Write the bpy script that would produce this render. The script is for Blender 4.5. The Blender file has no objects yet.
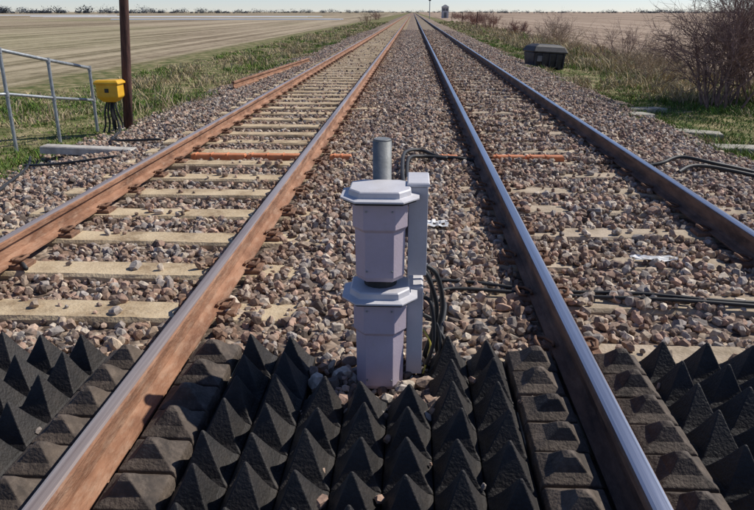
import bpy, bmesh, math, random
import numpy as np
from mathutils import Vector, Matrix
random.seed(7); rng=np.random.default_rng(7)
S=bpy.context.scene
COL=S.collection

# ---------------------------------------------------------------- materials
def mat(name, c1, c2, scale=5.0, rough=0.8, metal=0.0, bump=0.0, bscale=None, c3=None, detail=6, stretch=None, lo=.35, hi=.65, dust=None):
    m=bpy.data.materials.new(name); m.use_nodes=True
    nt=m.node_tree; N=nt.nodes; L=nt.links
    b=N['Principled BSDF']; b.inputs['Roughness'].default_value=rough; b.inputs['Metallic'].default_value=metal
    tc=N.new('ShaderNodeTexCoord'); src=tc.outputs['Object']
    if stretch:
        mp=N.new('ShaderNodeMapping'); mp.inputs['Scale'].default_value=stretch; L.new(src,mp.inputs['Vector']); src=mp.outputs['Vector']
    n=N.new('ShaderNodeTexNoise'); n.inputs['Scale'].default_value=scale; n.inputs['Detail'].default_value=detail; n.inputs['Roughness'].default_value=.6
    L.new(src,n.inputs['Vector'])
    r=N.new('ShaderNodeValToRGB'); e=r.color_ramp.elements
    e[0].position=lo; e[0].color=(*c1,1); e[1].position=hi; e[1].color=(*c2,1)
    if c3:
        k=r.color_ramp.elements.new((lo+hi)/2); k.color=(*c3,1)
    L.new(n.outputs['Fac'],r.inputs['Fac']); colout=r.outputs['Color']
    if dust:
        n3=N.new('ShaderNodeTexNoise'); n3.inputs['Scale'].default_value=22; n3.inputs['Detail'].default_value=8; n3.inputs['Roughness'].default_value=.75
        L.new(src,n3.inputs['Vector'])
        q=N.new('ShaderNodeMapRange'); q.inputs['From Min'].default_value=.48; q.inputs['From Max'].default_value=.72; q.inputs['To Max'].default_value=dust[1]
        L.new(n3.outputs['Fac'],q.inputs['Value'])
        mx=N.new('ShaderNodeMix'); mx.data_type='RGBA'; L.new(q.outputs[0],mx.inputs['Factor']); L.new(colout,mx.inputs['A']); mx.inputs['B'].default_value=(*dust[0],1)
        colout=mx.outputs['Result']
    L.new(colout,b.inputs['Base Color'])
    if bump:
        n2=N.new('ShaderNodeTexNoise'); n2.inputs['Scale'].default_value=bscale or scale*4; n2.inputs['Detail'].default_value=5
        L.new(src,n2.inputs['Vector'])
        bp=N.new('ShaderNodeBump'); bp.inputs['Strength'].default_value=bump; bp.inputs['Distance'].default_value=.01
        L.new(n2.outputs['Fac'],bp.inputs['Height']); L.new(bp.outputs['Normal'],b.inputs['Normal'])
    return m

def attr_mat(name, rough=.9, nscale=60, amp=.35, transl=False):
    m=bpy.data.materials.new(name); m.use_nodes=True
    nt=m.node_tree; N=nt.nodes; L=nt.links; b=N['Principled BSDF']; b.inputs['Roughness'].default_value=rough
    b.inputs['Specular IOR Level'].default_value=.25
    a=N.new('ShaderNodeAttribute'); a.attribute_name='Col'
    tc=N.new('ShaderNodeTexCoord'); n=N.new('ShaderNodeTexNoise'); n.inputs['Scale'].default_value=nscale; n.inputs['Detail'].default_value=4
    L.new(tc.outputs['Object'],n.inputs['Vector'])
    mr=N.new('ShaderNodeMapRange'); mr.inputs['From Min'].default_value=.3; mr.inputs['From Max'].default_value=.7
    mr.inputs['To Min'].default_value=1-amp; mr.inputs['To Max'].default_value=1+amp
    L.new(n.outputs['Fac'],mr.inputs['Value'])
    v=N.new('ShaderNodeVectorMath'); v.operation='SCALE'; L.new(a.outputs['Color'],v.inputs[0]); L.new(mr.outputs['Result'],v.inputs['Scale'])
    L.new(v.outputs['Vector'],b.inputs['Base Color'])
    if not transl:
        bp=N.new('ShaderNodeBump'); bp.inputs['Strength'].default_value=.5; bp.inputs['Distance'].default_value=.006
        L.new(n.outputs['Fac'],bp.inputs['Height']); L.new(bp.outputs['Normal'],b.inputs['Normal'])
    return m

# ---------------------------------------------------------------- mesh builder
class MB:
    def __init__(s): s.v=[]; s.f=[]; s.m=[]
    def add(s,vs,fs,mi=0):
        o=len(s.v); s.v+= [tuple(v) for v in vs]; s.f+=[tuple(i+o for i in f) for f in fs]; s.m+=[mi]*len(fs)
    def box(s,x0,x1,y0,y1,z0,z1,mi=0,ch=0.0,M=None):
        c=ch
        vs=[(x0,y0,z0),(x1,y0,z0),(x1,y1,z0),(x0,y1,z0),(x0,y0,z1-c),(x1,y0,z1-c),(x1,y1,z1-c),(x0,y1,z1-c)]
        fs=[(3,2,1,0),(0,1,5,4),(1,2,6,5),(2,3,7,6),(3,0,4,7)]
        if c>0:
            vs+=[(x0+c,y0+c,z1),(x1-c,y0+c,z1),(x1-c,y1-c,z1),(x0+c,y1-c,z1)]
            fs+=[(4,5,9,8),(5,6,10,9),(6,7,11,10),(7,4,8,11),(8,9,10,11)]
        else: fs+=[(4,5,6,7)]
        if M: vs=[M@Vector(v) for v in vs]
        s.add(vs,fs,mi)
    def tube(s,pts,rad,n=6,mi=0,cap=True):
        pts=[Vector(p) for p in pts]
        if not hasattr(rad,'__len__'): rad=[rad]*len(pts)
        vs=[];fs=[]; up=None
        for i,p in enumerate(pts):
            d=(pts[min(i+1,len(pts)-1)]-pts[max(i-1,0)]).normalized()
            if up is None: up=Vector((0,0,1)) if abs(d.z)<.9 else Vector((1,0,0))
            a=d.cross(up)
            if a.length<1e-4: a=d.cross(Vector((.3,.9,.1)))
            a.normalize(); b=a.cross(d); up=b
            for k in range(n):
                t=2*math.pi*k/n; vs.append(p+(a*math.cos(t)+b*math.sin(t))*rad[i])
        for i in range(len(pts)-1):
            for k in range(n):
                k2=(k+1)%n; fs.append((i*n+k,i*n+k2,(i+1)*n+k2,(i+1)*n+k))
        if cap:
            fs.append(tuple(range(n-1,-1,-1))); o=(len(pts)-1)*n; fs.append(tuple(range(o,o+n)))
        s.add(vs,fs,mi)
    def loft(s,rings,mi=0,cap=True):
        n=len(rings[0]); vs=[p for r in rings for p in r]; fs=[]
        for i in range(len(rings)-1):
            for k in range(n):
                k2=(k+1)%n; fs.append((i*n+k,i*n+k2,(i+1)*n+k2,(i+1)*n+k))
        if cap:
            fs.append(tuple(range(n-1,-1,-1))); o=(len(rings)-1)*n; fs.append(tuple(range(o,o+n)))
        s.add(vs,fs,mi)
    def obj(s,name,mats,parent=None,smooth=False,bevel=0):
        me=bpy.data.meshes.new(name); me.from_pydata(s.v,[],s.f)
        for m in mats: me.materials.append(m)
        me.polygons.foreach_set('material_index',s.m)
        if smooth: me.polygons.foreach_set('use_smooth',[True]*len(s.f))
        me.update(); o=bpy.data.objects.new(name,me); COL.objects.link(o)
        if parent: o.parent=parent
        if bevel:
            b=o.modifiers.new('bv','BEVEL'); b.width=bevel; b.segments=2; b.limit_method='ANGLE'
        return o
def empty(name):
    e=bpy.data.objects.new(name,None); COL.objects.link(e); return e
def np_mesh(name,V,F,mats,C=None,parent=None):
    me=bpy.data.meshes.new(name); n=len(V); k=F.shape[1]
    me.vertices.add(n); me.vertices.foreach_set('co',V.astype(np.float32).ravel())
    me.loops.add(F.size); me.loops.foreach_set('vertex_index',F.astype(np.int32).ravel())
    me.polygons.add(len(F)); me.polygons.foreach_set('loop_start',np.arange(0,F.size,k,dtype=np.int32))
    me.update(calc_edges=True)
    me.polygons.foreach_set('use_smooth',np.zeros(len(F),dtype=bool))
    if C is not None:
        a=me.color_attributes.new('Col','FLOAT_COLOR','POINT')
        a.data.foreach_set('color',np.c_[C,np.ones(n)].astype(np.float32).ravel())
    for m in mats: me.materials.append(m)
    o=bpy.data.objects.new(name,me); COL.objects.link(o)
    if parent: o.parent=parent
    return o

# ---------------------------------------------------------------- layout (rail head z=0)
RAILS_A=(-2.60,-1.09); RAILS_B=(0.755,2.26)
BX=[-5.6,-4.9,-4.2,-3.5,-3.15,-2.6,-1.1,-.95,-.6,-.15,.4,.66,.76,2.26,2.5,2.9,3.3,3.9,4.5,5.2]
BZ=[-.62,-.46,-.34,-.25,-.215,-.222,-.222,-.19,-.18,-.175,-.18,-.19,-.205,-.205,-.195,-.20,-.23,-.32,-.44,-.62]
def bump(x,y): return .012*np.sin(x*3.1+y*1.7)+.010*np.sin(x*7.3-y*5.1+1.3)+.012*np.sin(y*2.3+.7*x)*np.cos(x*1.9)
def bedz(x,y): return np.interp(x,BX,BZ)+bump(x,y)*.8

def ground_mat():
    m=bpy.data.materials.new('farmland_soil'); m.use_nodes=True
    nt=m.node_tree; N=nt.nodes; L=nt.links; b=N['Principled BSDF']; b.inputs['Roughness'].default_value=.95
    b.inputs['Specular IOR Level'].default_value=.1
    tc=N.new('ShaderNodeTexCoord'); sx=N.new('ShaderNodeSeparateXYZ'); L.new(tc.outputs['Object'],sx.inputs[0])
    def noise(sc,det=6,st=(1,1,1)):
        mp=N.new('ShaderNodeMapping'); mp.inputs['Scale'].default_value=st; L.new(tc.outputs['Object'],mp.inputs['Vector'])
        n=N.new('ShaderNodeTexNoise'); n.inputs['Scale'].default_value=sc; n.inputs['Detail'].default_value=det; n.inputs['Roughness'].default_value=.65
        L.new(mp.outputs['Vector'],n.inputs['Vector']); return n.outputs['Fac']
    def ramp(fac,stops):
        r=N.new('ShaderNodeValToRGB'); e=r.color_ramp.elements
        while len(e)<len(stops): e.new(.5)
        for el,(p,c) in zip(e,stops): el.position=p; el.color=(*c,1)
        L.new(fac,r.inputs['Fac']); return r.outputs['Color']
    def mr(v,a,b_,c=0,d=1):
        q=N.new('ShaderNodeMapRange'); q.inputs['From Min'].default_value=a; q.inputs['From Max'].default_value=b_
        q.inputs['To Min'].default_value=c; q.inputs['To Max'].default_value=d; L.new(v,q.inputs['Value']); return q.outputs['Result']
    def mix(f,a,b_):
        q=N.new('ShaderNodeMix'); q.data_type='RGBA'; L.new(f,q.inputs['Factor']); L.new(a,q.inputs['A']); L.new(b_,q.inputs['B']); return q.outputs['Result']
    def math_(op,a,b_):
        q=N.new('ShaderNodeMath'); q.operation=op
        for i,v in enumerate((a,b_)):
            if isinstance(v,(int,float)): q.inputs[i].default_value=v
            else: L.new(v,q.inputs[i])
        return q.outputs[0]
    rows=noise(1.0,3,(1.5,.012,1)); fine=noise(3.0,9); big=noise(.05,3,(.6,.2,1)); mid=noise(.35,6); wide=noise(1.0,2,(.22,.006,1))
    comb=math_('ADD',math_('MULTIPLY',rows,.42),math_('ADD',math_('MULTIPLY',fine,.20),math_('ADD',math_('MULTIPLY',mid,.13),math_('MULTIPLY',wide,.25))))
    left=ramp(comb,[(.43,(.14,.105,.065)),(.49,(.27,.215,.145)),(.55,(.41,.335,.235))])
    leftg=ramp(comb,[(.43,(.12,.125,.05)),(.55,(.30,.27,.155))])
    left=mix(mr(big,.5,.66,0,.7),left,leftg)
    right=ramp(comb,[(.43,(.20,.14,.095)),(.55,(.39,.30,.225))])
    verge=ramp(noise(2.2,8),[(.38,(.06,.085,.022)),(.5,(.16,.15,.065)),(.62,(.31,.255,.145))])
    isr=mr(sx.outputs['X'],0,.1)
    field=mix(isr,left,right)
    ax=math_('ABSOLUTE',math_('ADD',math_('ADD',sx.outputs['X'],.6),math_('MULTIPLY',noise(.4,5),2.2)),0)
    f=mr(ax,8.0,9.2)
    c=mix(f,verge,field)
    L.new(c,b.inputs['Base Color'])
    bp=N.new('ShaderNodeBump'); bp.inputs['Strength'].default_value=1; bp.inputs['Distance'].default_value=.2
    L.new(comb,bp.inputs['Height']); L.new(bp.outputs['Normal'],b.inputs['Normal'])
    return m
g=MB()
g.add([(-4500,-60,-.46),(4500,-60,-.46),(4500,6000,-.46),(-4500,6000,-.46)],[(0,1,2,3)])
g.obj('ground',[ground_mat()])

def bed_mat():
    m=bpy.data.materials.new('ballast_bed'); m.use_nodes=True
    nt=m.node_tree; N=nt.nodes; L=nt.links; b=N['Principled BSDF']; b.inputs['Roughness'].default_value=.95
    b.inputs['Specular IOR Level'].default_value=.2
    tc=N.new('ShaderNodeTexCoord'); v=N.new('ShaderNodeTexVoronoi'); v.inputs['Scale'].default_value=19
    L.new(tc.outputs['Object'],v.inputs['Vector'])
    sep=N.new('ShaderNodeSeparateColor'); L.new(v.outputs['Color'],sep.inputs[0])
    r=N.new('ShaderNodeValToRGB'); e=r.color_ramp.elements
    e[0].position=0; e[0].color=(.075,.053,.04,1); e[1].position=1; e[1].color=(.39,.31,.24,1)
    k=e.new(.5); k.color=(.25,.185,.14,1)
    L.new(sep.outputs[0],r.inputs['Fac'])
    n=N.new('ShaderNodeTexNoise'); n.inputs['Scale'].default_value=.5; L.new(tc.outputs['Object'],n.inputs['Vector'])
    hs=N.new('ShaderNodeMapRange'); hs.inputs['To Min'].default_value=.7; hs.inputs['To Max'].default_value=1.25; hs.inputs['From Min'].default_value=.3; hs.inputs['From Max'].default_value=.7
    L.new(n.outputs['Fac'],hs.inputs['Value'])
    vm=N.new('ShaderNodeVectorMath'); vm.operation='SCALE'; L.new(r.outputs['Color'],vm.inputs[0]); L.new(hs.outputs[0],vm.inputs['Scale'])
    L.new(vm.outputs[0],b.inputs['Base Color'])
    bp=N.new('ShaderNodeBump'); bp.inputs['Strength'].default_value=1; bp.inputs['Distance'].default_value=.03; bp.invert=True
    L.new(v.outputs['Distance'],bp.inputs['Height']); L.new(bp.outputs['Normal'],b.inputs['Normal'])
    return m
xs=np.linspace(-5.6,5.2,109); ys=np.concatenate([np.linspace(-3,30,221),np.linspace(31,90,60),np.array([120,160,220,300,420,600,900,1400])])
XX,YY=np.meshgrid(xs,ys); ZZ=np.where(YY<60,bedz(XX,YY),np.interp(XX,BX,BZ))
ZZ=np.where((YY<2.95)&(XX>-2.6)&(XX<2.3),np.minimum(ZZ,-.23),ZZ)
V=np.c_[XX.ravel(),YY.ravel(),ZZ.ravel()]; nx=len(xs); idx=np.arange(len(ys)*nx).reshape(len(ys),nx)
F=np.c_[idx[:-1,:-1].ravel(),idx[:-1,1:].ravel(),idx[1:,1:].ravel(),idx[1:,:-1].ravel()]
np_mesh('ballast_bed',V,F,[bed_mat()])

def templates(nv,n):
    T=[];Fs=[]
    while len(T)<n:
        p=rng.normal(size=(nv,3)); p/=np.linalg.norm(p,axis=1)[:,None]
        for _ in range(6):
            d=p[:,None]-p[None]; r=np.linalg.norm(d,axis=2)+1e-3; np.fill_diagonal(r,9)
            p+= .06*(d/r[...,None]**3).sum(1); p/=np.linalg.norm(p,axis=1)[:,None]
        bm=bmesh.new(); vs=[bm.verts.new(q) for q in p]; bm.verts.index_update()
        bmesh.ops.convex_hull(bm,input=vs); bmesh.ops.triangulate(bm,faces=bm.faces[:])
        bm.verts.index_update()
        bmesh.ops.recalc_face_normals(bm,faces=bm.faces[:])
        if len(bm.verts)==nv and len(bm.faces)==2*nv-4:
            q=np.array([v.co[:] for v in bm.verts]); q=np.sign(q)*np.abs(q)**.75
            T.append(q); Fs.append(np.array([[v.index for v in f.verts] for f in bm.faces]))
        bm.free()
    return np.array(T),np.array(Fs)
T14=templates(14,40); T8=templates(9,30)
SL_A=2.76; SL_B=5.62-.65*5
def sleeper_mask(x,y,pad):
    a=(x>-2.95-pad)&(x<-1.0+pad)&(np.abs((y-SL_A+.325)%.65-.325)<.115+pad)
    b=(x>.9-pad)&(x<2.25+pad)&(np.abs((y-SL_B+.325)%.65-.325)<.115+pad)
    return a,b
PAL=np.array([[.355,.24,.18],[.41,.30,.225],[.31,.23,.18],[.31,.27,.24],[.47,.375,.28],[.20,.145,.115],[.40,.27,.205],[.53,.45,.36],[.27,.185,.135],[.14,.11,.09],[.36,.32,.285]])
def cover_noise(x,y): return np.sin(x*4.1+y*2.2)*.5+np.sin(x*1.7-y*3.9+2)*.5+np.sin(x*9+y*7)*.3
def build_stones(name,P,R,TT,mat_):
    n=len(P); T,Fs=TT; nv=T.shape[1]
    t=rng.integers(0,len(T),n)
    q=rng.normal(size=(n,4)); q/=np.linalg.norm(q,axis=1)[:,None]; w,a,b,c=q.T
    M=np.stack([1-2*(b*b+c*c),2*(a*b-c*w),2*(a*c+b*w),2*(a*b+c*w),1-2*(a*a+c*c),2*(b*c-a*w),2*(a*c-b*w),2*(b*c+a*w),1-2*(a*a+b*b)],1).reshape(n,3,3)
    sc=np.c_[rng.uniform(.9,1.4,n),rng.uniform(.7,1.0,n),rng.uniform(.5,.85,n)]*R[:,None]
    V=np.einsum('nij,nvj->nvi',M,T[t]*sc[:,None,:])+P[:,None,:]
    F=Fs[t]+(np.arange(n)*nv)[:,None,None]
    C=PAL[rng.integers(0,len(PAL),n)]*rng.uniform(.72,1.25,n)[:,None]
    rust=np.zeros(n)
    for rx in RAILS_A: rust=np.maximum(rust,np.exp(-((P[:,0]-rx)/.36)**2)*.8)
    for rx in RAILS_B: rust=np.maximum(rust,np.exp(-((P[:,0]-rx)/.26)**2)*.65)
    rust*=rng.random(n)
    C=C*(1-rust[:,None])+np.array([.19,.105,.06])*rust[:,None]
    return np_mesh(name,V.reshape(-1,3),F.reshape(-1,3),[mat_],np.repeat(C,nv,0))
def stones(name,y0,y1,dens,rmin,rmax,TT,mat_,layers):
    P=[];R=[]
    for (dz,frac) in layers:
        n=int(dens*frac*(y1-y0)*9.0)
        x=rng.uniform(-4.9,4.1,n); y=rng.uniform(y0,y1,n)
        r=rmin+(rmax-rmin)*rng.random(n)**1.6
        z=bedz(x,y)+dz*1.0+r*.25
        keep=np.ones(n,bool)
        for rx in RAILS_A+RAILS_B: keep&=np.abs(x-rx)>.085+r*.5
        a,b=sleeper_mask(x,y,.005)
        stray=rng.random(n)
        endc=np.where((x<-2.75)|(x>-.98),.5,0)
        keep&=~(a&(stray>.025+endc+.10*(cover_noise(x*1.3,y)>.7)))
        cn=cover_noise(x,y)+ (x-1.5)*.1
        keep&=~(b&(cn<.15)&(stray>.10)&(y<7))
        keep&=~(b&(y>=7)&(cn<-.05)&(stray>.22))
        z=np.where(a|b,np.maximum(z,-.172+r*.45),z)
        keep&=~((y>7.53)&(y<7.70)&(((x>-2.48)&(x<-1.2))|((x>.88)&(x<1.7))|((x>.28)&(x<.54))|((x>-.92)&(x<-.64))))
        keep&=~((y<2.93)&(x>-2.55)&(x<2.2)&~((x>-.42)&(x<.19)&(y>2.40)))
        keep&=~((np.hypot((x+.12),(y-2.76))<.10))
        edge=np.where(x<0,(x+4.9)/.9,(4.1+.2-x)/.8); keep&=(rng.random(n)<np.clip(edge+.15,0,1))
        P.append(np.c_[x,y,z][keep]); R.append(r[keep])
    return build_stones(name,np.concatenate(P),np.concatenate(R),TT,mat_)
SM=attr_mat('crushed_granite',.9,55,.28)
bs=empty('track_ballast')
o=stones('stones_near',2.35,9,760,.015,.038,T14,SM,[(-.014,.5),(.012,.5)]); o.parent=bs
o=stones('stones_mid',9,24,400,.020,.040,T8,SM,[(-.005,.5),(.010,.5)]); o.parent=bs
o=stones('stones_far',24,65,130,.028,.048,T8,SM,[(0,1.0)]); o.parent=bs
n=45; P=np.c_[rng.uniform(-2.3,2.0,n),rng.uniform(1.6,2.9,n),rng.uniform(-.15,-.135,n)]
keep=np.ones(n,bool)
for rx in RAILS_A+RAILS_B: keep&=np.abs(P[:,0]-rx)>.12
o=build_stones('stones_on_mats',P[keep],rng.uniform(.010,.022,keep.sum()),T14,SM); o.parent=bs

# ---------------------------------------------------------------- tracks
rust=mat('rail_rust',(.15,.066,.034),(.37,.195,.115),9,.88,0,.6,80,c3=(.26,.125,.068),stretch=(1,.3,1),dust=((.42,.29,.20),.6))
rustd=mat('rail_rust_brown',(.06,.032,.022),(.22,.12,.075),9,.8,0,.5,80,stretch=(1,.3,1),dust=((.26,.17,.12),.5))
topA=mat('rail_head_dull',(.30,.22,.18),(.54,.45,.39),6,.36,.5,.12,60,stretch=(5,.1,1))
topB=mat('rail_head_polished',(.34,.34,.36),(.56,.56,.59),6,.30,.9,.06,60,stretch=(7,.08,1))
concA=mat('sleeper_concrete',(.28,.195,.11),(.56,.44,.28),4,.9,0,.6,60,c3=(.46,.35,.215),dust=((.64,.53,.37),.55))
concB=mat('sleeper_concrete_grey',(.26,.20,.13),(.46,.37,.27),5,.9,0,.6,60,dust=((.52,.43,.33),.5))
plate=mat('baseplate_rust',(.10,.05,.03),(.27,.145,.085),14,.85,0,.4,70)
PROF=[(-.07,-.159),(-.07,-.148),(-.03,-.135),(-.011,-.12),(-.009,-.055),(-.034,-.042),(-.036,-.012),(-.030,-.004),(-.020,0),(0,.001),(.020,0),(.030,-.004),(.036,-.012),(.034,-.042),(.009,-.055),(.011,-.12),(.03,-.135),(.07,-.148),(.07,-.159)]
def rail(name,x,ms,parent,p0=-3,p1=1500):
    b=MB(); ysr=[p0]+list(range(0,100,4))+[150,300,600,p1]; n=len(PROF)
    b.v=[(x+px,y,pz) for y in ysr for px,pz in PROF]
    for i in range(len(ysr)-1):
        for k in range(n):
            k2=(k+1)%n; b.f.append((i*n+k,(i+1)*n+k,(i+1)*n+k2,i*n+k2)); b.m.append(1 if 7<=k<=10 else 0)
    b.f.append(tuple(range(n))); b.m.append(0)
    return b.obj(name,ms,parent)
def track(name,rails,s0,cm,sm,tm,ztop):
    e=empty(name)
    rail('left_rail',rails[0],[sm,tm],e); rail('right_rail',rails[1],[sm,tm],e)
    cx=(rails[0]+rails[1])/2
    b=MB(); p=MB(); c=MB(); k=0
    while s0+k*.65<260:
        y=s0+k*.65; w=.125
        M=Matrix.Translation((cx+random.uniform(-.02,.02),y,random.uniform(-.005,.003)))@Matrix.Rotation(random.uniform(-.008,.008),4,'Z')
        ns=22 if y<16 else 2; rings=[]
        for i in range(ns+1):
            xx=-1.25+2.5*i/ns; j=(lambda s_: random.uniform(-s_,s_)) if y<16 else (lambda s_:0)
            rings.append([M@Vector(v) for v in ((xx,-w,-.34),(xx,-w+j(.003),ztop-.02+j(.004)),(xx,-w+.018+j(.005),ztop+j(.0015)),(xx,w-.018+j(.005),ztop+j(.0015)),(xx,w+j(.003),ztop-.02+j(.004)),(xx,w,-.34))])
        b.loft(rings)
        if y>2.9:
          for rx in rails:
            for sgn in (-1,1):
                p.box(rx+sgn*.115-.05,rx+sgn*.115+.05,y-.075,y+.075,-.18,-.149,0,.006)
                if y<30:
                    xx=rx+sgn*.09
                    pts=[(xx,y-.06,-.13),(xx+sgn*.045,y-.055,-.118),(xx+sgn*.055,y,-.11),(xx+sgn*.045,y+.05,-.12),(xx,y+.055,-.125),(xx-sgn*.035,y+.02,-.132),(xx-sgn*.03,y-.02,-.13)]
                    c.tube(pts,.009,6)
                    p.box(xx-.012,xx+.03*sgn+.012,y-.025,y+.025,-.16,-.125,0,.004)
        k+=1
    b.obj('sleepers',[cm],e); p.obj('baseplates',[plate],e); c.obj('rail_clips',[plate],e,smooth=True)
    return e
track('railway_track',RAILS_A,SL_A,concA,rust,topA,-.172)
track('railway_track.001',RAILS_B,SL_B,concB,rustd,topB,-.178)

# ---------------------------------------------------------------- anti-trespass mats
rub=mat('black_rubber',(.007,.0055,.005),(.020,.016,.0135),7,.66,0,.45,90,dust=((.085,.066,.052),.3))
rubd=mat('dusty_rubber',(.034,.025,.019),(.105,.078,.058),8,.8,0,.5,90,dust=((.23,.18,.14),.5))
def panel(b,x0,x1,y0,y1,zb,hh,kind,mi,nx_,skip=None):
    ny=max(1,round((y1-y0)/.187)); dx=(x1-x0)/nx_; dy=(y1-y0)/ny
    for i in range(nx_):
        for j in range(ny):
            cx=x0+(i+.5)*dx; cy=y0+(j+.5)*dy
            if skip and skip(cx,cy): continue
            hx=dx/2-.0015; hy=dy/2-.0015; h=hh*random.uniform(.93,1.05)
            ox=random.uniform(-.009,.009); oy=random.uniform(-.009,.009)
            if kind=='p': lv=[(1,-.09),(1,.0),(.80,.13*h),(.54,.40*h),(.29,.70*h),(.11,.93*h),(.045,h)]
            else: lv=[(1,-.06),(1,.012),(.94,.30*h),(.55,.52*h),(.22,.90*h),(.06,h)]
            rings=[]
            for f,z in lv:
                t=max(0,z/h)
                rings.append([(cx+ox*t*2+sx_*hx*f,cy+oy*t*2+sy_*hy*f+(.0 if kind=='p' else -.02*t),zb+z) for sx_,sy_ in((-1,-1),(1,-1),(1,1),(-1,1))])
            b.loft(rings,mi)
def matobj(name,specs):
    b=MB()
    for s in specs: panel(b,*s)
    return b.obj(name,[rub,rubd],None,bevel=.004)
gap=lambda x,y:(-.40<x<.17) and y>2.42
Y0,Y1=.98,2.90; ZB=-.168; EH=.118; PH=.166
matobj('anti_trespass_rubber_mat',[(-1.00,-.79,Y0,Y1+.04,ZB+.01,EH,'e',1,1),(-.785,.45,Y0,Y1,ZB,PH,'p',0,7,gap),(.455,.665,Y0,Y1+.03,ZB+.01,EH,'e',1,1)])
matobj('anti_trespass_rubber_mat.001',[(-1.385,-1.18,Y0,Y1-.05,ZB+.01,EH,'e',1,1),(-2.30,-1.39,Y0,Y1-.05,ZB,PH,'p',0,5),(-2.51,-2.305,Y0,Y1-.05,ZB+.01,EH,'e',1,1)])
matobj('anti_trespass_rubber_mat.002',[(.845,1.05,Y0,Y1+.02,ZB+.01,EH,'e',1,1),(1.055,1.965,Y0,Y1+.02,ZB,PH,'p',0,5),(1.97,2.17,Y0,Y1+.02,ZB+.01,EH,'e',1,1)])

# ---------------------------------------------------------------- detector unit
lav=mat('shade_tinted_plastic',(.45,.375,.43),(.53,.45,.51),3,.55,0,.10,120,dust=((.42,.36,.34),.4))  # grey-white housing; mauve cast of its shaded front mixed into the base colour
wht=mat('light_grey_plastic',(.47,.46,.48),(.60,.59,.61),4,.5,0,.08,120,dust=((.45,.41,.37),.4))
boxm=mat('junction_box_grey',(.50,.48,.49),(.60,.58,.59),4,.5,0,.05,120,dust=((.46,.42,.38),.35))
blk=mat('black_gasket',(.015,.015,.016),(.03,.03,.03),10,.6)
galv=mat('galvanised_steel',(.24,.26,.27),(.38,.40,.41),18,.5,.5,.1,90)
posm=mat('weathered_grey_pipe',(.13,.14,.14),(.21,.22,.225),14,.6,.1,.1,90,dust=((.3,.28,.26),.3))
D=empty('level_crossing_obstacle_detector')
CX,CY=-.12,2.745
def plan(hw,fd,bd,chf,z,cx=CX,cy=CY):
    return [(cx-hw+chf,cy-fd,z),(cx+hw-chf,cy-fd,z),(cx+hw,cy-fd+chf*1.3,z),(cx+hw,cy+bd-chf*.8,z),(cx+hw-chf,cy+bd,z),(cx-hw+chf,cy+bd,z),(cx-hw,cy+bd-chf*.8,z),(cx-hw,cy-fd+chf*1.3,z)]
def housing(z0,z1,zl,nm):
    b=MB()
    mid=z0+(z1-z0)*.64
    b.loft([plan(.094,.094,.085,.040,z0),plan(.101,.103,.085,.043,z0+.02),plan(.103,.106,.085,.045,mid),plan(.112,.117,.09,.048,mid+.014),plan(.112,.117,.09,.048,z1)],0)
    b.obj(nm+'_body',[lav],D,bevel=.002)
    b=MB(); b.loft([plan(.146,.146,.10,.054,z1+.002),plan(.146,.146,.10,.054,z1+.012)],0)
    b.obj(nm+'_gasket',[blk],D,bevel=.002)
    b=MB(); b.loft([plan(.158,.158,.115,.062,z1+.0125),plan(.158,.158,.116,.062,z1+.020),plan(.126,.126,.10,.046,z1+.026),plan(.124,.124,.10,.045,zl-.005),plan(.118,.118,.095,.043,zl)],0)
    b.obj(nm+'_lid',[wht],D,bevel=.0012)
    b=MB()
    for sx_ in(-1,1):
        for zz in (z0+.05,z1-.03):
            b.tube([(CX+sx_*.052,CY-.114 if zz>mid else CY-.102,zz),(CX+sx_*.052,CY-.122 if zz>mid else CY-.110,zz)],.004,8)
    b.obj(nm+'_screws',[galv],D)
housing(.318,.655,.706,'upper')
housing(-.185,.226,.280,'lower')
b=MB(); b.tube([(CX,CY,.27),(CX,CY,.33)],.07,16); b.obj('neck',[blk],D)
b=MB(); b.tube([(CX,2.89,-.35),(CX,2.89,.862)],.040,24); b.tube([(CX,2.89,.862),(CX,2.89,.870)],[.040,.035],24); o=b.obj('post',[posm],D)
for p in o.data.polygons: p.use_smooth=len(p.vertices)==4
b=MB(); b.box(-.006,.074,2.735,2.93,.318,.702,0,.006); b.box(-.006,.064,2.75,2.92,-.16,.262,0,.008)
b.box(-.10,.0,2.85,2.90,.45,.55,0,.004); b.box(-.10,.0,2.85,2.90,.0,.1,0,.004)
b.obj('junction_boxes',[boxm],D,bevel=.006)
b=MB(); b.box(-.012,.080,2.728,2.936,.704,.719,0,.005); b.obj('junction_box_lid',[wht],D)
b=MB()
for zz in (.36,.66): b.tube([(.072,2.76,zz),(.080,2.76,zz)],.006,8); b.tube([(.072,2.90,zz),(.080,2.90,zz)],.006,8)
for zz in (.22,-.12): b.tube([(.062,2.77,zz),(.070,2.77,zz)],.006,8)
b.obj('junction_box_screws',[galv],D)
def smooth_path(pts,n=8):
    P=[Vector(p) for p in pts]; q=[]
    for i in range(len(P)-1):
        a=P[max(i-1,0)];b0=P[i];c0=P[i+1];d=P[min(i+2,len(P)-1)]
        for t in np.linspace(0,1,n+1)[:-1]:
            q.append(.5*((2*b0)+(c0-a)*t+(2*a-5*b0+4*c0-d)*t*t+(3*b0-a-3*c0+d)*t**3))
    q.append(P[-1]); return q
b=MB()
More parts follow.
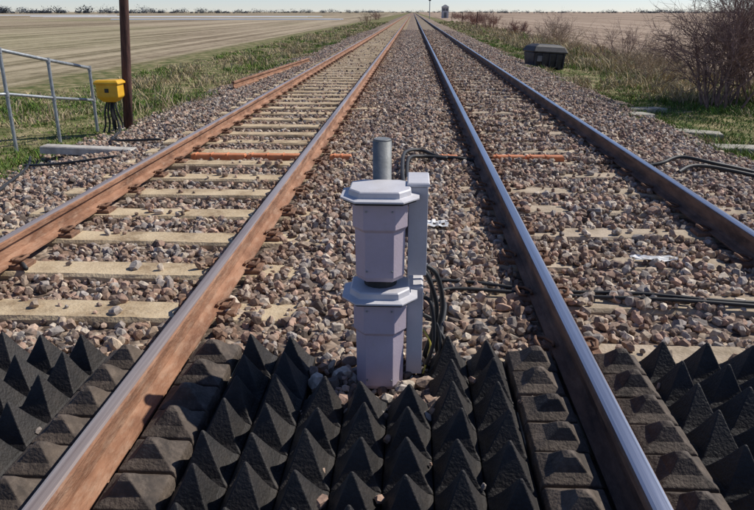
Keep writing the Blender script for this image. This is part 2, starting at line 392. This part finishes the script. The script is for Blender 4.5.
for pts,r in ([(.03,2.80,.33),(.08,2.78,.30),(.125,2.80,.15),(.11,2.84,.0),(.08,2.86,-.12),(.12,2.95,-.17)],.011),\
            ([(.04,2.86,.33),(.12,2.86,.28),(.155,2.88,.12),(.13,2.86,-.03),(.15,2.92,-.15),(.20,3.05,-.17)],.011),\
            ([(.03,2.9,.36),(.10,2.93,.22),(.11,2.9,.05),(.17,2.85,-.05),(.14,2.8,-.14),(.10,2.75,-.17)],.009),\
            ([(.06,2.83,.10),(.13,2.82,.05),(.145,2.80,-.08),(.10,2.78,-.17)],.008),\
            ([(.05,2.80,.20),(.10,2.77,.17),(.115,2.76,.0),(.085,2.78,-.13),(.10,2.84,-.17)],.009):
    b.tube(smooth_path(pts),r,8)
b.obj('cables',[blk],D,smooth=True)
ylw=mat('yellow_sheath',(.5,.4,.05),(.6,.5,.08),5,.5)
b=MB(); b.tube(smooth_path([(.05,2.82,.05),(.10,2.79,-.02),(.09,2.78,-.10),(.07,2.76,-.165)]),.004,6); b.obj('earth_wire',[ylw],D,smooth=True)

def cable(name,runs,r,m=blk):
    b=MB()
    for pts in runs: b.tube(smooth_path(pts),r,8)
    return b.obj(name,[m],smooth=True)
cable('trackside_cable',[[(.12,2.95,-.16),(.14,3.4,-.14),(.10,3.78,-.13),(.35,3.82,-.135),(.68,3.76,-.150),(.9,3.74,-.155),(1.3,3.70,-.14),(1.7,3.62,-.14),(2.2,3.62,-.16),(3.0,3.5,-.15)],
   [(.15,3.0,-.16),(.2,3.45,-.14),(.22,3.70,-.135),(.68,3.70,-.150),(.95,3.68,-.155),(1.5,3.6,-.135),(2.3,3.52,-.155),(3.0,3.4,-.15)]],.012)
cable('trackside_cable.001',[[(-.06,6.3,-.15),(-.08,6.8,-.10),(-.06,7.4,-.06),(.1,7.65,-.08),(.3,7.5,-.12),(.5,7.48,-.13),(.72,7.48,-.165)],[(-.03,6.5,-.15),(-.02,7.2,-.09),(.12,7.45,-.11),(.4,7.45,-.13)]],.020)
cable('trackside_cable.002',[[(2.3,7.2,-.165),(2.6,7.25,-.12),(2.85,7.4,-.08),(3.15,7.3,-.12),(3.6,7.35,-.22),(4.3,7.2,-.38)],[(2.7,7.0,-.16),(2.95,7.2,-.13),(3.4,7.15,-.19),(4.3,7.0,-.38)]],.020)
cable('trackside_cable.003',[[(-3.2,8.7,-.17),(-3.9,8.9,-.22),(-4.4,10.3,-.33),(-4.65,10.8,-.2)],[(-2.4,3.95,-.15),(-3.6,5.5,-.2),(-4.4,7.6,-.33),(-4.9,8.6,-.4)],[(-3.3,7.6,-.17),(-3.9,7.5,-.24),(-4.6,7.9,-.36)]],.016)

org=mat('orange_plastic',(.46,.14,.05),(.68,.26,.11),6,.7,0,.2,50,dust=((.50,.32,.2),.5))
def obox(name,specs,zt=-.132):
    b=MB()
    for x0,x1,y0,y1 in specs:
        b.box(x0,x1,y0,y1,-.20,zt,0,.01)
        nb=max(2,int((x1-x0)/.2))
        for k in range(nb): b.box(x0+.04+k*(x1-x0-.08)/nb,x0+.06+k*(x1-x0-.08)/nb,y0-.008,y1+.008,-.20,zt+.006,0,.004)
    b.obj(name,[org])
obox('orange_cable_cover',[(-2.46,-1.85,7.56,7.66),(-1.83,-1.22,7.57,7.67)])
obox('orange_cable_cover.001',[(.90,1.25,7.56,7.66),(1.27,1.68,7.57,7.67)],-.122)
obox('orange_cable_cover.002',[(-.90,-.66,7.57,7.66)]); obox('orange_cable_cover.003',[(.30,.52,7.58,7.68)])

slabm=mat('pale_concrete',(.34,.31,.27),(.52,.49,.44),8,.9,0,.4,60)
slabd=mat('mossy_concrete',(.20,.19,.14),(.40,.37,.31),8,.9,0,.5,60)
b=MB(); b.box(-.58,.58,-.09,.09,0,.09,0,.012,Matrix.Translation((-3.95,8.25,-.28))@Matrix.Rotation(-.05,4,'Z')@Matrix.Rotation(.02,4,'Y')); b.obj('concrete_slab',[slabm])
for i,(x,y,a,l) in enumerate([(3.75,12.2,.4,.8),(4.4,13.6,.5,1.0),(4.35,10.9,-.2,.8),(4.6,9.6,.1,1.0)]):
    b=MB(); b.box(-l/2,l/2,-.16,.16,0,.08,0,.012,Matrix.Translation((x,y,-.35 if x<4.2 else -.44))@Matrix.Rotation(a,4,'Z')@Matrix.Rotation(.04,4,'Y')); b.obj('concrete_slab.%03d'%(i+1),[slabd])
rag=mat('white_polythene',(.50,.50,.50),(.70,.70,.70),10,.6)
def crumple(name,cx,cy,cz,w,l):
    b=MB(); n=9; vs=[];fs=[]
    for i in range(n):
        for j in range(n):
            vs.append((cx+(i/(n-1)-.5)*w+random.uniform(-.012,.012),cy+(j/(n-1)-.5)*l+random.uniform(-.012,.012),cz+random.uniform(0,.02)))
    for i in range(n-1):
        for j in range(n-1):
            if random.random()<.9: fs.append((i*n+j,(i+1)*n+j,(i+1)*n+j+1,i*n+j+1))
    b.add(vs,fs); b.obj(name,[rag])
crumple('plastic_bag_litter',.20,5.0,-.137,.17,.16)
crumple('plastic_bag_litter.001',1.60,4.32,-.150,.28,.09)
b=MB(); A=Vector((-4.05,15.9,-.12)); B=Vector((-3.5,24.2,-.10)); dd=(B-A).normalized(); sd=Vector((dd.y,-dd.x,0))
b.loft([[P0+sd*px+Vector((0,0,pz)) for px,pz in PROF] for P0 in (A,B)],0); b.obj('spare_rail',[rust])

# ---------------------------------------------------------------- left: handrail, post, yellow box
hr=empty('metal_handrail')
posts=[(-5.05,10.95,.54,.045),(-5.19,9.98,.72,.19),(-5.42,9.2,.90,.33),(-5.75,8.2,1.0,.4)]
b=MB()
for x,y,t,m_ in posts:
    b.tube([(x,y,-.5),(x,y,t)],.024,12); b.tube([(x,y,m_-.035),(x,y,m_+.035)],.032,12); b.tube([(x,y,t-.04),(x,y,t+.03)],.031,12)
b.obj('posts',[galv],hr,smooth=False)
b=MB(); b.tube([(x,y,t) for x,y,t,m_ in posts],.024,12); b.tube([(x,y,m_) for x,y,t,m_ in posts],.021,12)
b.obj('rails',[galv],hr,smooth=True)
wood=mat('creosoted_timber',(.035,.016,.012),(.13,.06,.045),6,.85,0,.5,40,stretch=(6,6,.6))
b=MB(); q=[(-4.55+.075*k,10.95,-.55+k*.9) for k in range(6)]
b.tube(q,[.075,.073,.07,.068,.066,.064],14); b.obj('timber_pole',[wood],smooth=True)
yel=mat('yellow_paint',(.66,.34,.012),(.80,.46,.03),5,.45,0,.1,60,dust=((.45,.30,.1),.3))
yb=empty('yellow_equipment_cabinet')
b=MB(); cx,cy=-4.66,10.72
def rect(hx,hy,z): return [(cx-hx,cy-hy,z),(cx+hx,cy-hy,z),(cx+hx,cy+hy,z),(cx-hx,cy+hy,z)]
b.loft([rect(.10,.08,.05),rect(.17,.13,.13),rect(.17,.13,.33)],0); b.obj('body',[yel],yb,bevel=.015)
b=MB(); b.loft([rect(.195,.155,.322),rect(.195,.155,.35),rect(.16,.12,.385)],0); b.obj('lid',[yel],yb,bevel=.01)
b=MB(); b.box(cx-.03,cx+.03,cy-.14,cy-.132,.2,.26); b.obj('latch',[blk],yb)
b=MB(); b.tube([(cx,cy,-.5),(cx,cy,.06)],.03,10)
for k in range(5): b.tube(smooth_path([(cx+.03*k-.06,cy-.02,.07),(cx+.05*k-.10,cy-.06,-.1),(cx+.06*k-.12,cy-.05+.02*k,-.3),(cx+.08*k-.16,cy-.1,-.45)]),.014,6)
b.obj('stem_and_cables',[blk],yb,smooth=True)

# ---------------------------------------------------------------- right: dark bin
binm=mat('black_plastic',(.018,.018,.02),(.05,.05,.055),6,.6,0,.2,40,dust=((.12,.10,.085),.4))
bing=mat('grey_panel',(.10,.10,.10),(.2,.2,.2),6,.6)
bn=empty('black_storage_bin'); MM=Matrix.Translation((4.40,24.3,-.47))@Matrix.Rotation(.25,4,'Z')@Matrix.Rotation(.06,4,'Y')
def R(hx,hy,z,ox=0): return [MM@Vector(p) for p in ((-hx+ox,-hy,z),(hx+ox,-hy,z),(hx+ox,hy,z),(-hx+ox,hy,z))]
b=MB(); b.loft([R(.52,.36,.08),R(.58,.43,.55)],0); b.obj('body',[binm],bn,bevel=.03)
b=MB(); b.loft([R(.61,.47,.555),R(.61,.47,.60),R(.54,.40,.74),R(.38,.3,.82)],0); b.obj('lid',[binm],bn,bevel=.03)
b=MB()
for sx_ in (-.5,-.25,0,.25,.5): b.box(sx_-.02,sx_+.02,-.46,-.37,.1,.54,0,.0,MM)
b.obj('ribs',[binm],bn)
b=MB(); b.box(-.46,-.29,-.475,-.455,.28,.46,0,0,MM); b.obj('label_plate',[bing],bn)
b=MB()
for sx_ in(-.45,.45): b.tube([MM@Vector((sx_,-.38,.1)),MM@Vector((sx_,.38,.1))],.10,12)
b.obj('feet',[binm],bn)

# ---------------------------------------------------------------- grass
def grass(name,boxes,mat_):
    Vs=[];Cs=[]
    for (x0,x1,y0,y1,n,h0,h1,green) in boxes:
        nc=max(1,n//14); cx=rng.uniform(x0,x1,nc); cy=y0+(y1-y0)*rng.random(nc)**1.3
        dens=cover_noise(cx*.5,cy*.25); ok=rng.random(nc)<np.clip(.75+.4*dens,.15,1); cx,cy=cx[ok],cy[ok]; nc=len(cx); n=int(n*ok.mean())
        ch=rng.uniform(h0,h1,nc)*(.6+.6*(cover_noise(cx*.4,cy*.3)>0)); cg=(rng.random(nc)*.6+.4*(cover_noise(cx*.3+3,cy*.2)>.0))<green
        i=rng.integers(0,nc,n); x=cx[i]+rng.normal(0,.10,n); y=cy[i]+rng.normal(0,.14,n)
        h=ch[i]*rng.uniform(.4,1.15,n); a=rng.uniform(0,2*np.pi,n); w=rng.uniform(.003,.007,n)*(1+y/16); ln=rng.uniform(.3,1.1,n)*h
        zz=np.maximum(-.46,np.interp(x,BX,BZ))-.01
        b0=rng.uniform(0,2*np.pi,n)
        dx,dy=np.cos(a)*w,np.sin(a)*w; lx,ly=np.cos(b0)*ln,np.sin(b0)*ln
        p0=np.c_[x-dx,y-dy,zz];p1=np.c_[x+dx,y+dy,zz];p2=np.c_[x+dx*.7+lx*.35,y+dy*.7+ly*.35,zz+h*.6];p3=np.c_[x-dx*.7+lx*.35,y-dy*.7+ly*.35,zz+h*.6];p4=np.c_[x+lx,y+ly,zz+h]
        Vs.append(np.stack([p0,p1,p2,p3,p4],1))
        gcol=np.array([.13,.20,.04]); tcol=np.array([.44,.355,.21])
        c=np.where(cg[i][:,None],gcol,tcol)*rng.uniform(.6,1.3,n)[:,None]; c+=rng.normal(0,.012,(n,3)); Cs.append(np.clip(c,.01,.6))
    V=np.concatenate(Vs); C=np.concatenate(Cs); n=len(V)
    base=np.arange(n)*5
    F=np.concatenate([np.c_[base,base+1,base+2],np.c_[base,base+2,base+3],np.c_[base+3,base+2,base+4]])
    return np_mesh(name,V.reshape(-1,3),F,[mat_],np.repeat(C,5,0))
GM=attr_mat('grass_blades',.8,3,.3,True)
grass('grass_verge',[(-9.0,-4.5,4,16,46000,.03,.11,.78),(-8.6,-4.3,14,50,42000,.04,.14,.52),(-9,-4.2,50,130,16000,.08,.22,.4),(-7.6,-4.9,12,60,7000,.15,.3,.15)],GM)
grass('grass_verge.001',[(4.3,8.5,7,17,44000,.03,.12,.88),(4.2,9,15,50,36000,.05,.16,.55),(4.2,9.5,50,140,16000,.08,.25,.4),(5.6,9.5,15,45,16000,.2,.45,.08),(5.6,9.5,45,90,5000,.25,.5,.08)],GM)
grass('ballast_weeds',[(-4.7,-3.9,5,30,2600,.03,.09,.6),(3.6,4.4,6,30,3800,.03,.09,.9)],GM)

# ---------------------------------------------------------------- bushes
def bark(name,c1,c2): return mat(name,c1,c2,8,.9)
def bush(name,x,y,h,spread,stems,seed,m,depth=4,r0=.022,lean=0):
    rr=random.Random(seed); b=MB()
    def grow(p,d,L,r,dep):
        n=3; pts=[p]; q=p
        for i in range(n):
            d=(d+Vector((rr.gauss(0,.14),rr.gauss(0,.14),rr.gauss(.02,.08)))).normalized(); q=q+d*L/n; pts.append(q)
        b.tube(pts,[r*(1-.45*i/n) for i in range(n+1)],5 if dep>=depth-1 else 3,cap=False)
        if dep<=0: return
        k=rr.randint(3,5)
        for _ in range(k):
            i=rr.randint(1,n); o=pts[i]
            nd=(d+Vector((rr.gauss(0,.6),rr.gauss(0,.6),rr.gauss(.05,.4)))).normalized()
            grow(o,nd,L*rr.uniform(.5,.8),max(r*.55,.0028),dep-1)
    for s in range(stems):
        a=rr.uniform(0,6.28); k=rr.random()
        p=Vector((x+math.cos(a)*spread*.35*k,y+math.sin(a)*spread*.35*k,-.47))
        d=Vector((math.cos(a)*k*.9+lean,math.sin(a)*k*.7,1)).normalized()
        grow(p,d,h*rr.uniform(.28,.5),r0*rr.uniform(.6,1.2),depth)
    return b.obj(name,[m])
bk1=bark('bush_bark',(.11,.065,.055),(.29,.195,.165)); bk2=bark('red_twigs',(.18,.09,.07),(.34,.20,.15)); bk3=bark('straw_twigs',(.24,.17,.11),(.44,.34,.23))
bush('bare_hawthorn_bush',6.1,14.4,2.9,2.3,20,1,bk1,4,.024)
bush('bare_hawthorn_bush.001',7.6,15.8,3.2,2.3,15,2,bk1,4,.028)
bush('bare_scrub_bush',7.4,22.5,1.5,2.4,18,3,bk3,3,.012)
bush('bare_scrub_bush.001',8.4,29,1.8,2.8,18,4,bk1,3,.014)
bush('bare_scrub_bush.002',6.5,19.5,1.1,2.0,18,5,bk3,3,.010)
bush('bare_scrub_bush.003',7.3,36,1.6,2.6,16,6,bk3,3,.016)
bush('bare_scrub_bush.004',8.6,44,2.0,3,16,7,bk1,3,.018)
for i in range(8):
    y=60+i*22; bush('red_dogwood_bush' if i==0 else 'red_dogwood_bush.%03d'%i,6.2+.028*y+random.uniform(-.5,1.5),y,random.uniform(1.4,2.5),3,18,20+i,bk2,3,.035)
bush('red_dogwood_bush.008',-7.6,120,2.0,3,12,40,bk3,3,.03); bush('red_dogwood_bush.009',-8.5,170,2.6,3,12,41,bk2,3,.04)

# ---------------------------------------------------------------- distance
pm=mat('crop_fleece',(.42,.43,.44),(.60,.61,.62),.05,.7,stretch=(.2,1,1))
for i,(x0,x1,y0,y1) in enumerate([(-75,-16,170,180),(-150,-34,262,290),(-300,-160,360,400)]):
    b=MB(); n=6
    for k in range(n):
        y=y0+(y1-y0)*k/n; w=(y1-y0)/n*.6
        jag=random.uniform(0,25)
        b.loft([[(xx,y,-.47),(xx,y+w*.2,-.28),(xx,y+w*.5,-.20),(xx,y+w*.8,-.28),(xx,y+w,-.47)] for xx in (x0+jag,x1-jag*.3)],0)
    b.obj('crop_polytunnels' if i==0 else 'crop_polytunnels.%03d'%i,[pm])
TM=attr_mat('distant_foliage',.9,.3,.3,True)
def treeline(name,segs):
    Vs=[];Cs=[]
    for x0,x1,y,h,n in segs:
        nc=max(6,int(abs(x1-x0)/4)); cx=rng.uniform(x0,x1,nc); hh=h*rng.uniform(.15,1.0,nc)**1.3
        i=rng.integers(0,nc,n); u=rng.normal(0,.45,(n,3))
        px=cx[i]+u[:,0]*hh[i]*1.1; py=y+u[:,1]*4; pz=-.4+hh[i]*np.clip(.4+u[:,2]*.5,0,1)
        s=rng.uniform(.2,.6,n)*h*.13
        t=rng.normal(size=(n,3,3))*s[:,None,None]; Vs.append(np.c_[px,py,pz][:,None,:]+t)
        Cs.append(np.array([.15,.165,.18])*rng.uniform(.6,1.4,n)[:,None])
    V=np.concatenate(Vs);C=np.concatenate(Cs); n=len(V)
    return np_mesh(name,V.reshape(-1,3),np.arange(n*3).reshape(-1,3),[TM],np.repeat(C,3,0))
treeline('distant_tree_line',[(-640,-330,900,11,12000),(-420,-230,1000,8,8000),(-300,-60,1300,8,7000),(-100,160,1500,7,5000),(70,480,1100,6,11000),(300,900,1000,8,11000),(-900,-560,900,8,5000)])
brick=mat('pale_render',(.38,.38,.40),(.52,.52,.53),2,.8); roofm=mat('slate_roof',(.20,.20,.215),(.26,.26,.28),3,.8); glass=mat('dark_window',(.08,.085,.1),(.12,.125,.14),2,.2)
sb=empty('signal_box'); X0,Y0_=9.8,225
b=MB(); b.box(X0-1.0,X0+1.0,Y0_-2,Y0_+2,-.5,2.7); b.obj('walls',[brick],sb)
b=MB(); b.loft([[(X0-1.2,Y0_-2.3,2.7),(X0+1.2,Y0_-2.3,2.7),(X0+1.2,Y0_+2.3,2.7),(X0-1.2,Y0_+2.3,2.7)],[(X0-.2,Y0_-1.5,3.4),(X0+.2,Y0_-1.5,3.4),(X0+.2,Y0_+1.5,3.4),(X0-.2,Y0_+1.5,3.4)]]); b.obj('roof',[roofm],sb)
b=MB()
for k in range(2): b.box(X0-.8+k*.9,X0-.1+k*.9,Y0_-2.03,Y0_-1.95,1.6,2.3)
b.box(X0-.4,X0+.4,Y0_-2.03,Y0_-1.95,-.4,1.2); b.obj('windows_and_door',[glass],sb)
sp=empty('railway_signal_post'); b=MB(); b.tube([(4.3,190,-.5),(4.3,190,5.2)],.10,8); b.obj('mast',[galv],sp); b=MB(); b.box(4.0,4.6,189.7,190,4.0,5.1,0,.03); b.obj('signal_head',[blk],sp)
b=MB()
for i,(x,y) in enumerate([(7,80),(7.4,110),(8,150)]): b.tube([(x,y,-.5),(x,y,1.3)],.06,6)
b.obj('fence_posts',[wood])

# ---------------------------------------------------------------- light, sky, camera
AZ,EL=math.radians(64),math.radians(44)
w=bpy.data.worlds.new('World'); S.world=w; w.use_nodes=True; nt=w.node_tree
sk=nt.nodes.new('ShaderNodeTexSky'); sk.sky_type='NISHITA'; sk.sun_disc=False; sk.sun_elevation=EL; sk.sun_rotation=AZ
sk.air_density=.8; sk.dust_density=.05; sk.ozone_density=4.0; sk.altitude=600
tint=nt.nodes.new('ShaderNodeVectorMath'); tint.operation='MULTIPLY'; tint.inputs[1].default_value=(.98,.93,1.02)
nt.links.new(sk.outputs[0],tint.inputs[0]); nt.links.new(tint.outputs[0],nt.nodes['Background'].inputs[0]); nt.nodes['Background'].inputs[1].default_value=.108
s=Vector((math.sin(AZ)*math.cos(EL),math.cos(AZ)*math.cos(EL),math.sin(EL)))
l=bpy.data.lights.new('sun','SUN'); l.energy=5.0; l.angle=math.radians(.53); l.color=(1,.95,.87)
lo=bpy.data.objects.new('sun',l); COL.objects.link(lo); lo.rotation_euler=s.to_track_quat('Z','Y').to_euler(); lo.location=(0,0,20)
cam=bpy.data.cameras.new('camera'); cam.lens=33; cam.sensor_width=36; cam.clip_end=8000; cam.clip_start=.05
co=bpy.data.objects.new('camera',cam); COL.objects.link(co); co.location=(0,0,1.371)
co.rotation_euler=(math.radians(90-19.4),0,math.radians(2.81)); S.camera=co
S.view_settings.view_transform='Standard'; S.view_settings.look='None'; S.view_settings.exposure=0
